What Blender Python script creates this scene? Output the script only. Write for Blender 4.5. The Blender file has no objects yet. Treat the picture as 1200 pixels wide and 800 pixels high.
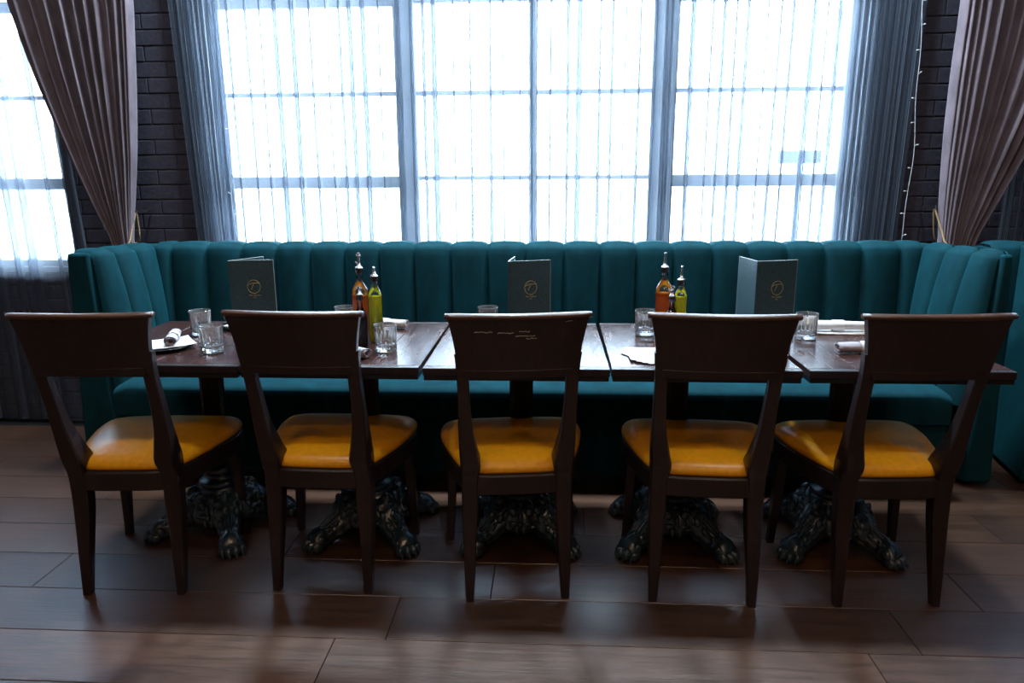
import bpy, bmesh, math, random
from mathutils import Vector, Matrix
from math import sin, cos, pi, radians, sqrt
random.seed(7)
S = bpy.context.scene
C = S.collection

# ---------------------------------------------------------------- camera, world, light, exposure
cd = bpy.data.cameras.new('camera'); cam = bpy.data.objects.new('camera', cd); C.objects.link(cam)
S.camera = cam
cd.sensor_width = 36; cd.lens = 36 * 850 / 1200; cd.clip_start = .05; cd.clip_end = 200
yw, pt, rl = radians(3.2), radians(13.1), radians(.35)
fw = Vector((-sin(yw) * cos(pt), cos(yw) * cos(pt), -sin(pt)))
rt = Vector((cos(yw), sin(yw), 0)); up = rt.cross(fw)
r2 = rt * cos(rl) - up * sin(rl); u2 = r2.cross(fw)
cam.matrix_world = Matrix(((r2.x, u2.x, -fw.x, 0), (r2.y, u2.y, -fw.y, 0), (r2.z, u2.z, -fw.z, 1.33), (0, 0, 0, 1)))

W = bpy.data.worlds.new('overcast_sky'); S.world = W; W.use_nodes = True
bg = W.node_tree.nodes['Background']; bg.inputs[0].default_value = (.66, .83, 1.0, 1); bg.inputs[1].default_value = 14.0
S.view_settings.view_transform = 'Standard'; S.view_settings.look = 'None'
S.view_settings.gamma = 1; S.view_settings.use_curve_mapping = False
S.view_settings.exposure = 0.8
S.cycles.max_bounces = 10; S.cycles.transparent_max_bounces = 40; S.cycles.transmission_bounces = 8
S.cycles.diffuse_bounces = 4; S.cycles.glossy_bounces = 4
S.cycles.caustics_refractive = False; S.cycles.caustics_reflective = False
S.cycles.sample_clamp_indirect = 6

def area(name, loc, rot, sx, sy, power, col, portal=False, spread=None):
    l = bpy.data.lights.new(name, 'AREA'); l.shape = 'RECTANGLE'; l.size = sx; l.size_y = sy
    l.energy = power; l.color = col
    if spread: l.spread = spread
    o = bpy.data.objects.new(name, l); C.objects.link(o); o.location = loc; o.rotation_euler = rot
    if portal: l.cycles.is_portal = True
    return o
# the three windows, as portals for the sky
area('window_portal', (-.12, 3.95, 2.05), (-pi/2, 0, 0), 3.2, 2.5, 1, (1, 1, 1), True)
area('window_portal', (-3.7, 3.95, 2.05), (-pi/2, 0, 0), 2.3, 2.5, 1, (1, 1, 1), True)
area('window_portal', (3.65, 3.95, 2.05), (-pi/2, 0, 0), 2.4, 2.5, 1, (1, 1, 1), True)
# dining room ceiling lamps, plus an added booth row for window light on the seat (their housings are built further down)
LAMPS = [(-1.3, 3.30, 2), (-.10, 3.30, 2), (1.1, 3.30, 2), (-1.3, 1.7, 0), (1.2, 1.7, 0), (-1.6, -.4, 1), (0, -.4, 1), (1.6, -.4, 1), (-1.6, -2.8, 1), (0, -2.8, 1), (1.6, -2.8, 1)]
for x, y, w_ in LAMPS:
    area('lamp_light', (x, y, 3.63), (0, 0, 0), .28, .28, (7, 6, 54)[w_], ((.74, .88, 1), (1, .66, .42), (.68, .86, 1))[w_])

# ---------------------------------------------------------------- materials
MATS = {}
def newmat(name):
    m = bpy.data.materials.new(name); m.use_nodes = True; MATS[name] = m
    nt = m.node_tree; return m, nt, nt.nodes['Principled BSDF']
def setp(b, **k):
    names = dict(base='Base Color', rough='Roughness', metal='Metallic', spec='Specular IOR Level', trans='Transmission Weight',
                 ior='IOR', sheen='Sheen Weight', sheenr='Sheen Roughness', sheent='Sheen Tint', coat='Coat Weight', coatr='Coat Roughness', alpha='Alpha')
    for n, v in k.items():
        if n in ('base', 'sheent'): v = (*v, 1)
        b.inputs[names[n]].default_value = v
def coords(nt, scale=(1, 1, 1), kind='Object', rot=(0, 0, 0)):
    t = nt.nodes.new('ShaderNodeTexCoord'); m = nt.nodes.new('ShaderNodeMapping'); m.inputs['Scale'].default_value = scale
    m.inputs['Rotation'].default_value = rot
    nt.links.new(t.outputs[kind], m.inputs[0]); return m.outputs[0]
def noise(nt, vec, scale, detail=4, rough=.5, dist=0):
    n = nt.nodes.new('ShaderNodeTexNoise'); n.inputs['Scale'].default_value = scale; n.inputs['Detail'].default_value = detail
    n.inputs['Roughness'].default_value = rough; n.inputs['Distortion'].default_value = dist
    nt.links.new(vec, n.inputs['Vector']); return n.outputs['Fac']
def ramp(nt, fac, stops):
    r = nt.nodes.new('ShaderNodeValToRGB'); e = r.color_ramp.elements
    e[0].position = stops[0][0]; e[0].color = (*stops[0][1], 1); e[1].position = stops[-1][0]; e[1].color = (*stops[-1][1], 1)
    for p, c in stops[1:-1]:
        x = e.new(p); x.color = (*c, 1)
    nt.links.new(fac, r.inputs[0]); return r.outputs[0]
def bump(nt, b, fac, strength, dist=.01):
    n = nt.nodes.new('ShaderNodeBump'); n.inputs['Strength'].default_value = strength; n.inputs['Distance'].default_value = dist
    nt.links.new(fac, n.inputs['Height']); nt.links.new(n.outputs[0], b.inputs['Normal'])
def maprange(nt, fac, a, b_):
    n = nt.nodes.new('ShaderNodeMapRange'); n.inputs['To Min'].default_value = a; n.inputs['To Max'].default_value = b_
    nt.links.new(fac, n.inputs[0]); return n.outputs[0]

def simple(name, base, rough=.5, nscale=30, var=.25, bstr=0, **k):
    m, nt, b = newmat(name); setp(b, rough=rough, **k)
    f = noise(nt, coords(nt), nscale)
    lo = tuple(c * (1 - var) for c in base); hi = tuple(min(1, c * (1 + var)) for c in base)
    nt.links.new(ramp(nt, f, [(.3, lo), (.7, hi)]), b.inputs['Base Color'])
    if bstr: bump(nt, b, f, bstr, .004)
    return m
def wood(name, dark, light, scale=(2, 2, 14), rough=(.25, .45), nsc=5, spec=.5, bstr=.12, coat=0, perobj=False):
    m, nt, b = newmat(name); v = coords(nt, scale)
    if perobj:
        oi = nt.nodes.new('ShaderNodeObjectInfo'); ad = nt.nodes.new('ShaderNodeVectorMath'); ad.operation = 'MULTIPLY_ADD'
        cb = nt.nodes.new('ShaderNodeCombineXYZ'); 
        for i in range(3): nt.links.new(oi.outputs['Random'], cb.inputs[i])
        nt.links.new(cb.outputs[0], ad.inputs[0]); ad.inputs[1].default_value = (37, 19, 11); nt.links.new(v, ad.inputs[2]); v = ad.outputs[0]
    f = noise(nt, v, nsc, 6, .6, .6); g = noise(nt, v, nsc * 6, 3, .6)
    mx = nt.nodes.new('ShaderNodeMath'); mx.operation = 'MULTIPLY_ADD'; mx.inputs[1].default_value = .5
    nt.links.new(g, mx.inputs[0]); nt.links.new(f, mx.inputs[2])
    col = ramp(nt, mx.outputs[0], [(.4, dark), (.85, light)])
    if perobj:
        hs = nt.nodes.new('ShaderNodeHueSaturation'); nt.links.new(maprange(nt, oi.outputs['Random'], .72, 1.22), hs.inputs['Value']); nt.links.new(col, hs.inputs['Color']); col = hs.outputs[0]
    nt.links.new(col, b.inputs['Base Color'])
    nt.links.new(maprange(nt, f, *rough), b.inputs['Roughness']); setp(b, spec=spec, coat=coat, coatr=.34)
    bump(nt, b, mx.outputs[0], bstr, .003)
    return m
M = {}
M['floor'] = wood('floor_wood', (.024, .0105, .006), (.088, .040, .022), (1.1, 14, 3), (.26, .42), 3.0, 1.0, .3, .35, True)
M['chair'] = wood('chair_wood', (.007, .0045, .0055), (.024, .0135, .0145), (6, 6, 1.2), (.28, .45), 6, .5, .08)
M['table'] = wood('table_wood', (.009, .004, .004), (.05, .019, .016), (9, 1, 3), (.17, .34), 5, .5, .05)
M['cap'] = wood('rail_cap_wood', (.025, .011, .008), (.08, .035, .02), (1.2, 6, 6), (.22, .4), 6, .5, .08)
def velvet(name, base, sheen, st):
    m, nt, b = newmat(name); setp(b, rough=.85, sheen=sheen, sheenr=.35, sheent=st, spec=.2)
    f = noise(nt, coords(nt, (1, 1, .5)), 14, 5, .6); g = noise(nt, coords(nt), 420, 2)
    nt.links.new(ramp(nt, f, [(.25, tuple(c * .7 for c in base)), (.75, tuple(c * 1.3 for c in base))]), b.inputs['Base Color'])
    bump(nt, b, g, .25, .002); return m
M['velvet'] = velvet('teal_velvet', (.0012, .043, .058), .22, (.03, .45, .55))
M['drape'] = velvet('taupe_velvet', (.20, .160, .185), .5, (.6, .55, .58))
M['leather'] = simple('yellow_leather', (.92, .40, .010), .30, 60, .08, .05)
M['iron'] = simple('cast_iron', (.013, .032, .048), .28, 50, .4, .2, spec=.8, coat=.5, coatr=.22)
M['column'] = simple('black_column', (.006, .006, .007), .4, 40)
M['brick'] = simple('painted_brick', (.046, .042, .062), .62, 45, .25, .5)
M['mortar'] = simple('painted_mortar', (.04, .037, .048), .75, 60, .25, .5)
M['plaster'] = simple('painted_plaster', (.07, .06, .06), .8, 20, .15)
M['ceil'] = simple('ceiling_paint', (.22, .215, .21), .85, 10, .1)
M['frame'] = simple('window_paint', (.30, .36, .44), .5, 20, .08)
M['white'] = simple('white_linen', (.72, .70, .70), .85, 90, .05, .2)
M['lilac'] = simple('grey_linen', (.42, .38, .42), .9, 120, .1, .3)
M['paper'] = simple('white_paper', (.82, .82, .82), .6, 40, .03)
M['plate'] = simple('dark_plate', (.05, .04, .045), .12, 30, .2, 0, coat=.6)
M['board'] = simple('beige_board', (.45, .34, .24), .6, 60, .1)
M['menu'] = simple('menu_leatherette', (.036, .080, .098), .42, 160, .2, .35)
M['gold'] = simple('gold_foil', (.75, .62, .30), .3, 60, .05, 0, metal=.6)
M['edge'] = simple('menu_edge', (.30, .38, .38), .5, 60, .1)
M['steel'] = simple('pourer_steel', (.75, .73, .72), .2, 60, .05, 0, metal=1)
M['rubber'] = simple('black_rubber', (.012, .012, .014), .5, 60)
M['glide'] = simple('pale_glide', (.5, .48, .45), .4, 60)
M['wire'] = simple('pale_wire', (.55, .58, .62), .5, 60)
M['bulb'] = simple('clear_bulb', (.85, .9, .95), .15, 60)
M['rope'] = simple('tan_cord', (.42, .27, .14), .8, 200, .2, .5)
M['ground'] = simple('pale_paving', (.75, .75, .75), .9, 2, .05)
M['grey'] = simple('grey_metal', (.012, .018, .025), .5, 20, .1)
M['lamp'] = simple('lamp_housing', (.02, .02, .02), .4, 20, .1)
m, nt, b = newmat('lamp_glow'); b.inputs['Emission Color'].default_value = (1, .7, .42, 1); b.inputs['Emission Strength'].default_value = 6
M['glow'] = m
# sheer cloth: mostly open weave, the threads scatter light
m, nt, b = newmat('sheer_voile'); nt.nodes.remove(b)
out = nt.nodes['Material Output']
tr = nt.nodes.new('ShaderNodeBsdfTransparent'); tl = nt.nodes.new('ShaderNodeBsdfTranslucent'); df = nt.nodes.new('ShaderNodeBsdfDiffuse')
tl.inputs[0].default_value = (.48, .54, .62, 1); df.inputs[0].default_value = (.22, .26, .33, 1); tr.inputs[0].default_value = (1, 1, 1, 1)
a1 = nt.nodes.new('ShaderNodeMixShader'); a1.inputs[0].default_value = .3; nt.links.new(tl.outputs[0], a1.inputs[1]); nt.links.new(df.outputs[0], a1.inputs[2])
a2 = nt.nodes.new('ShaderNodeMixShader')
f = noise(nt, coords(nt, (60, 60, 1)), 3, 2)
# a thin weave covers more of the view the more obliquely one looks through it: cover = 1 - open ** (1 / cos)
ge = nt.nodes.new('ShaderNodeNewGeometry'); dt = nt.nodes.new('ShaderNodeVectorMath'); dt.operation = 'DOT_PRODUCT'
nt.links.new(ge.outputs['Normal'], dt.inputs[0]); nt.links.new(ge.outputs['Incoming'], dt.inputs[1])
def mth(op, a, b_):
    n_ = nt.nodes.new('ShaderNodeMath'); n_.operation = op
    for i, v_ in enumerate((a, b_)):
        if v_ is None: continue
        if isinstance(v_, (int, float)): n_.inputs[i].default_value = v_
        else: nt.links.new(v_, n_.inputs[i])
    return n_.outputs[0]
inv = mth('DIVIDE', 1.0, mth('MAXIMUM', mth('ABSOLUTE', dt.outputs['Value'], None), .06))
cover = mth('SUBTRACT', 1.0, mth('POWER', maprange(nt, f, .74, .64), inv)); nt.links.new(cover, a2.inputs[0])
nt.links.new(tr.outputs[0], a2.inputs[1]); nt.links.new(a1.outputs[0], a2.inputs[2]); nt.links.new(a2.outputs[0], out.inputs[0])
M['sheer'] = m
def thinglass(name, tint, ior=1.5, rough=.02):
    m, nt, b = newmat(name); nt.nodes.remove(b); out = nt.nodes['Material Output']
    tr = nt.nodes.new('ShaderNodeBsdfTransparent'); tr.inputs[0].default_value = (*tint, 1)
    gl = nt.nodes.new('ShaderNodeBsdfGlossy'); gl.inputs['Roughness'].default_value = rough
    fr = nt.nodes.new('ShaderNodeFresnel'); fr.inputs[0].default_value = ior
    mx = nt.nodes.new('ShaderNodeMixShader'); nt.links.new(fr.outputs[0], mx.inputs[0]); nt.links.new(tr.outputs[0], mx.inputs[1]); nt.links.new(gl.outputs[0], mx.inputs[2])
    nt.links.new(mx.outputs[0], out.inputs[0]); return m
M['pane'] = thinglass('window_glass', (.97, .99, 1))
M['bglass'] = thinglass('bottle_glass', (.90, .95, .96), 1.7)
def liquid(name, col):
    m, nt, b = newmat(name); nt.nodes.remove(b); out = nt.nodes['Material Output']
    tr = nt.nodes.new('ShaderNodeBsdfTransparent'); tr.inputs[0].default_value = (*col, 1)
    tl = nt.nodes.new('ShaderNodeBsdfTranslucent'); tl.inputs[0].default_value = (*col, 1)
    df = nt.nodes.new('ShaderNodeBsdfDiffuse'); df.inputs[0].default_value = (*col, 1)
    ad = nt.nodes.new('ShaderNodeMixShader'); ad.inputs[0].default_value = .4; nt.links.new(tl.outputs[0], ad.inputs[1]); nt.links.new(df.outputs[0], ad.inputs[2])
    mx = nt.nodes.new('ShaderNodeMixShader'); mx.inputs[0].default_value = .95; nt.links.new(tr.outputs[0], mx.inputs[1]); nt.links.new(ad.outputs[0], mx.inputs[2])
    nt.links.new(mx.outputs[0], out.inputs[0]); return m
M['vinegar'] = liquid('orange_vinegar', (1, .33, .02)); M['oil'] = liquid('yellow_oil', (.95, .80, .01)); M['dark'] = liquid('dark_vinegar', (.08, .02, .01))
m, nt, b = newmat('tumbler_glass'); setp(b, base=(1, 1, 1), rough=.03, trans=.88, ior=1.6); M['glass'] = m  # white diffuse share paints in the glint of window light refracted in glass

# ---------------------------------------------------------------- helpers
def obj(name, data, mat=None, parent=None, smooth=False, loc=None):
    """data: a bmesh or (verts, faces)"""
    me = bpy.data.meshes.new(name)
    if isinstance(data, bmesh.types.BMesh):
        data.to_mesh(me); data.free()
    else:
        me.from_pydata([tuple(v) for v in data[0]], [], data[1]); me.update()
    if smooth:
        me.polygons.foreach_set('use_smooth', [True] * len(me.polygons))
    if mat: me.materials.append(mat)
    o = bpy.data.objects.new(name, me); C.objects.link(o)
    if parent: o.parent = parent
    if loc: o.location = loc
    return o
def autosmooth(o, ang=40):
    me = o.data; me.polygons.foreach_set('use_smooth', [True] * len(me.polygons))
    bm = bmesh.new(); bm.from_mesh(me)
    for e in bm.edges:
        if len(e.link_faces) == 2 and e.calc_face_angle(0) > radians(ang): e.smooth = False
    bm.to_mesh(me); bm.free(); return o
def tag(o, label=None, cat=None, group=None, kind=None):
    if label: o['label'] = label
    if cat: o['category'] = cat
    if group: o['group'] = group
    if kind: o['kind'] = kind
    return o
def thing(name, label, cat, loc=(0, 0, 0), rz=0, group=None):
    o = bpy.data.objects.new(name, None); C.objects.link(o); o.location = loc; o.rotation_euler = (0, 0, rz); o.empty_display_size = .1
    return tag(o, label, cat, group)
def copy_tree(o, parent=None):
    c = o.copy(); C.objects.link(c); c.parent = parent
    for ch in list(o.children): copy_tree(ch, c)
    return c
def join(*parts):
    V, F = [], []
    for v, f in parts:
        n = len(V); V += [tuple(p) for p in v]; F += [tuple(i + n for i in q) for q in f]
    return V, F
def box(x0, x1, y0, y1, z0, z1):
    v = [(x0, y0, z0), (x1, y0, z0), (x1, y1, z0), (x0, y1, z0), (x0, y0, z1), (x1, y0, z1), (x1, y1, z1), (x0, y1, z1)]
    return v, [(0, 3, 2, 1), (4, 5, 6, 7), (0, 1, 5, 4), (1, 2, 6, 5), (2, 3, 7, 6), (3, 0, 4, 7)]
def bevbox(x0, x1, y0, y1, z0, z1, r=.005, seg=2):
    bm = tobm(box(x0, x1, y0, y1, z0, z1)); bmesh.ops.bevel(bm, geom=bm.edges[:], offset=r, segments=seg, affect='EDGES', profile=.5)
    return frombm(bm)
def tobm(d):
    bm = bmesh.new(); vs = [bm.verts.new(v) for v in d[0]]
    for f in d[1]:
        try: bm.faces.new([vs[i] for i in f])
        except ValueError: pass
    bm.normal_update(); return bm
def frombm(bm):
    bm.verts.index_update(); r = ([v.co.copy() for v in bm.verts], [tuple(v.index for v in f.verts) for f in bm.faces]); bm.free(); return r
def xf(d, mat): return [mat @ Vector(v) for v in d[0]], d[1]
def grid(fn, nu, nv, closeu=False):
    V = [fn(i / nu if not closeu else i / nu, j / nv) for j in range(nv + 1) for i in range(nu + (0 if closeu else 1))]
    w = nu + (0 if closeu else 1); F = []
    for j in range(nv):
        for i in range(nu):
            a = j * w + i; b_ = j * w + (i + 1) % w
            F.append((a, b_, b_ + w, a + w))
    return V, F
def lathe(prof, n=24, mod=None, cx=0, cy=0, cap=True):
    V, F = [], []
    for r, z in prof:
        for i in range(n):
            a = 2 * pi * i / n; rr = r * (mod(a, z) if mod else 1); V.append((cx + rr * cos(a), cy + rr * sin(a), z))
    for j in range(len(prof) - 1):
        for i in range(n):
            a = j * n + i; b_ = j * n + (i + 1) % n; F.append((a, b_, b_ + n, a + n))
    if cap:
        F.append(tuple(range(n - 1, -1, -1))); F.append(tuple(range((len(prof) - 1) * n, len(prof) * n)))
    return V, F
def tube(pts, rad, n=8, taper=None):
    pts = [Vector(p) for p in pts]; V, F = [], []
    ref = Vector((0, 0, 1))
    for k, p in enumerate(pts):
        t = (pts[min(k + 1, len(pts) - 1)] - pts[max(k - 1, 0)]).normalized()
        rf = ref if abs(t.dot(ref)) < .95 else Vector((1, 0, 0))
        a = t.cross(rf).normalized(); b_ = a.cross(t).normalized(); r = rad if not taper else taper[k]
        for i in range(n):
            th = 2 * pi * i / n; V.append(p + a * (r * cos(th)) + b_ * (r * sin(th)))
    for j in range(len(pts) - 1):
        for i in range(n):
            q = j * n + i; s = j * n + (i + 1) % n; F.append((q, s, s + n, q + n))
    F.append(tuple(range(n))); F.append(tuple(range((len(pts) - 1) * n + n - 1, (len(pts) - 1) * n - 1, -1)))
    return V, F
def ellipsoid(c, r, nu=10, nv=7, rot=None):
    V, F = [], []
    for j in range(nv + 1):
        ph = pi * j / nv - pi / 2
        for i in range(nu):
            th = 2 * pi * i / nu; p = Vector((r[0] * cos(ph) * cos(th), r[1] * cos(ph) * sin(th), r[2] * sin(ph)))
            if rot: p = rot @ p
            V.append(Vector(c) + p)
    for j in range(nv):
        for i in range(nu):
            a = j * nu + i; b_ = j * nu + (i + 1) % nu; F.append((a, b_, b_ + nu, a + nu))
    return V, F
def cr(pts, t):
    """catmull-rom through a list of tuples, t in 0..1"""
    n = len(pts) - 1; s = min(t * n, n - 1e-6); i = int(s); f = s - i
    P = [pts[max(0, min(n, i + k))] for k in (-1, 0, 1, 2)]
    return [.5 * ((2 * b) + (-a + c) * f + (2 * a - 5 * b + 4 * c - d) * f * f + (-a + 3 * b - 3 * c + d) * f ** 3) for a, b, c, d in zip(*P)]
def loft_rect(secs, steps=24, r=.22):
    """secs: (cx, cy, cz, wx, wy) rounded-rectangle sections along z"""
    ring = []
    for sx, sy in ((1, 1), (-1, 1), (-1, -1), (1, -1)):
        if sx * sy > 0: ring += [(sx, sy * (1 - r)), (sx * (1 - r), sy)]
        else: ring += [(sx * (1 - r), sy), (sx, sy * (1 - r))]
    V, F = [], []; n = len(ring)
    for k in range(steps + 1):
        cx, cy, cz, wx, wy = cr(secs, k / steps)
        for a, b_ in ring: V.append((cx + a * wx / 2, cy + b_ * wy / 2, cz))
    for j in range(steps):
        for i in range(n):
            a = j * n + i; b_ = j * n + (i + 1) % n; F.append((a, b_, b_ + n, a + n))
    F.append(tuple(range(n - 1, -1, -1))); F.append(tuple(range(steps * n, steps * n + n)))
    return V, F
def outline_solid(loops):
    """loops: equal-length closed rings bottom to top, capped"""
    n = len(loops[0]); V = [p for l in loops for p in l]; F = []
    for j in range(len(loops) - 1):
        for i in range(n):
            a = j * n + i; b_ = j * n + (i + 1) % n; F.append((a, b_, b_ + n, a + n))
    F.append(tuple(range(n - 1, -1, -1))); F.append(tuple(range((len(loops) - 1) * n, len(loops) * n)))
    return V, F

# ---------------------------------------------------------------- setting: floor with planks
ZF = -.006
fl = tag(obj('floor', join(box(-5, 5, -5, 3.85, -.06, ZF - .004)), M['rubber']), kind='structure')
PW, PL = .22, 1.53
def plank(x0, x1, y0, y1, parent):
    g = .0012
    return obj('plank', bevbox(x0 + g, x1 - g, y0 + g, y1 - g, ZF - .004, 0, .0012, 1), M['floor'], parent)
offs = {0: -1.72, -1: -.48, -2: -.63, -3: -1.25, -4: -.2, 1: -.95, 2: -1.4, 3: -.35, 4: -1.1, 5: -.6}
for k in range(-6, 7):
    y0 = 2.07 + k * PW; y1 = min(y0 + PW, 3.73)
    x = offs.get(k, random.uniform(-1.5, 0)) - 2 * PL
    while x < 3.2:
        if x + PL > -3.2 and y0 < 3.7: plank(x, x + PL, y0, y1, fl)
        x += PL
# planks behind the camera: one joined part
rest = []
for k in range(-32, -6):
    y0 = 2.07 + k * PW; x = random.uniform(-1.5, 0) - 3 * PL
    while x < 5:
        rest.append(box(x + .0012, x + PL - .0012, y0 + .0012, y0 + PW - .0012, ZF - .004, 0)); x += PL
tag(obj('planks', join(*rest), M['floor'], fl), kind='stuff')

# ---------------------------------------------------------------- setting: walls, bricks, ceiling
YW = 3.745   # front of brick faces
H1, H0, HT = 3.75, 3.30, .82     # ceiling, window head, sill
WINS = [(-4.85, -2.54), (-1.745, 1.475), (2.47, 4.85)]
parts = [box(-5, 5, YW + .01, YW + .24, -.06, HT), box(-5, 5, YW + .01, YW + .24, H0, H1)]
xs = [-5] + [v for w in WINS for v in w] + [5]
for i in range(0, len(xs), 2): parts.append(box(xs[i], xs[i + 1], YW + .01, YW + .24, HT, H0))
wb = tag(obj('wall_back', join(*parts), M['mortar']), kind='structure')
BW, BH = .215, .0752
brick_meshes = {}
def brick(x0, x1, z0, z1, jit):
    w = round(x1 - x0, 3); key = (w, round(z1 - z0, 3))
    if key not in brick_meshes:
        d = bevbox(0, w - .006, 0, .012, 0, z1 - z0 - .006, .0025, 1)
        me = bpy.data.meshes.new('brick'); me.from_pydata([tuple(v) for v in d[0]], [], d[1]); me.materials.append(M['brick']); brick_meshes[key] = me
    o = bpy.data.objects.new('brick', brick_meshes[key]); C.objects.link(o); o.parent = wb
    o.location = (x0 + .003, YW + .004 + jit, z0 + .003)
stuff = []; nb = 0
row = 0; z = 0
while z < H1 - .02:
    off = (row % 2) * BW / 2; z1 = min(z + BH, H1)
    if z < HT - .01: spans = [(-5, 5)]
    elif z < H0 - .03: spans = [(xs[i], xs[i + 1]) for i in range(0, len(xs), 2)]
    else: spans = [(-5, 5)]
    if z < HT < z1 and z > HT - .012: pass
    zz1 = HT if z < HT < z1 else z1
    for a, b_ in spans:
        x = math.floor((a - off) / BW) * BW + off
        while x < b_:
            p, q = max(x, a), min(x + BW, b_)
            if q - p > .03:
                near = (z > .93 and z < 2.2 and (-2.6 < p < -1.7 or 1.4 < p < 2.3)) or (z < HT and p < -2.15 and p > -3.4)
                if near and nb < 295: brick(p, q, z, zz1, random.uniform(-.001, .0015)); nb += 1
                else: stuff.append(box(p + .003, q - .003, YW + .004 + random.uniform(-.001, .002), YW + .014, z + .003, zz1 - .003))
            x += BW
    z = z1; row += 1
tag(obj('bricks', join(*stuff), M['brick'], wb), kind='stuff')
for n, d in (('wall_left', box(-5.15, -5, -5, 3.98, -.06, H1)), ('wall_right', box(5, 5.15, -5, 3.98, -.06, H1)), ('wall_rear', box(-5.15, 5.15, -5.15, -5, -.06, H1))):
    tag(obj(n, d, M['plaster']), kind='structure')
tag(obj('ceiling', box(-5.15, 5.15, -5.15, 3.98, H1, H1 + .12), M['ceil']), kind='structure')

# ---------------------------------------------------------------- setting: windows
YG = 3.86
def window(n, x0, x1, posts, mull, bars):
    """posts: thick uprights, mull: thin uprights, bars: per section list of (z, thickness)"""
    r = tag(obj('window_%d' % n, join(bevbox(x0, x0 + .05, YG - .05, YG + .05, HT, H0), bevbox(x1 - .05, x1, YG - .05, YG + .05, HT, H0),
            bevbox(x0 + .05, x1 - .05, YG - .05, YG + .05, HT, HT + .06), bevbox(x0 + .05, x1 - .05, YG - .05, YG + .05, H0 - .06, H0)), M['frame']), kind='structure')
    obj('window_sill', bevbox(x0 - .0, x1 + .0, YW - .02 + .03, YG - .052, HT, HT + .03, .004), M['frame'], r)
    edges = [x0 + .05] + [v for p in posts for v in p] + [x1 - .05]
    for a, b_ in posts: obj('post', bevbox(a, b_, YG - .045, YG + .045, HT + .06, H0 - .06), M['frame'], r)
    for s in range(0, len(edges), 2):
        a, b_ = edges[s], edges[s + 1]; bb = bars[s // 2]
        cuts = [a] + [c for m_ in mull if a < m_ < b_ for c in (m_ - .011, m_ + .011)] + [b_]
        for m_ in mull:
            if a < m_ < b_: obj('mullion', bevbox(m_ - .011, m_ + .011, YG - .03, YG + .03, HT + .06, H0 - .06, .003), M['frame'], r)
        zs = [HT + .06] + [c for z_, t in bb for c in (z_ - t / 2, z_ + t / 2)] + [H0 - .06]
        for i in range(0, len(cuts), 2):
            for z_, t in bb: obj('glazing_bar', bevbox(cuts[i], cuts[i + 1], YG - .022, YG + .022, z_ - t / 2, z_ + t / 2, .003), M['frame'], r)
            for k in range(0, len(zs), 2):
                obj('pane', box(cuts[i], cuts[i + 1], YG - .003, YG + .003, zs[k], zs[k + 1]), M['pane'], r)
    return r
thk = [(1.285, .060), (1.725, .020), (2.165, .055), (2.60, .02), (2.98, .02)]
thn = [(1.305, .022), (1.725, .022), (2.175, .05), (2.60, .02), (2.98, .02)]
window(1, *WINS[1], [(-.797, -.693), (.494, .607)], [-.097], [thk, thn, thk])
window(2, *WINS[0], [], [-3.30, -4.07], [thk]); window(3, *WINS[2], [], [3.28, 4.07], [thk])

# ---------------------------------------------------------------- outside
tag(obj('ground', join(box(-40, 40, 4.2, 80, -.5, -.4), box(-40, 40, -80, -5.4, -.5, -.4), box(-40, -5.4, -5.4, 4.2, -.5, -.4), box(5.4, 40, -5.4, 4.2, -.5, -.4)), M['ground']), kind='structure')
t = thing('street_sign', 'dark rectangular sign box outside, seen through right part of window', 'sign', (2.42, 7.5, -.4))
obj('sign_panel', bevbox(-.21, .21, -.03, .03, 1.80, 1.925, .01), M['grey'], t); obj('post', lathe([(.02, 0), (.02, 1.80)], 10), M['grey'], t)

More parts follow.
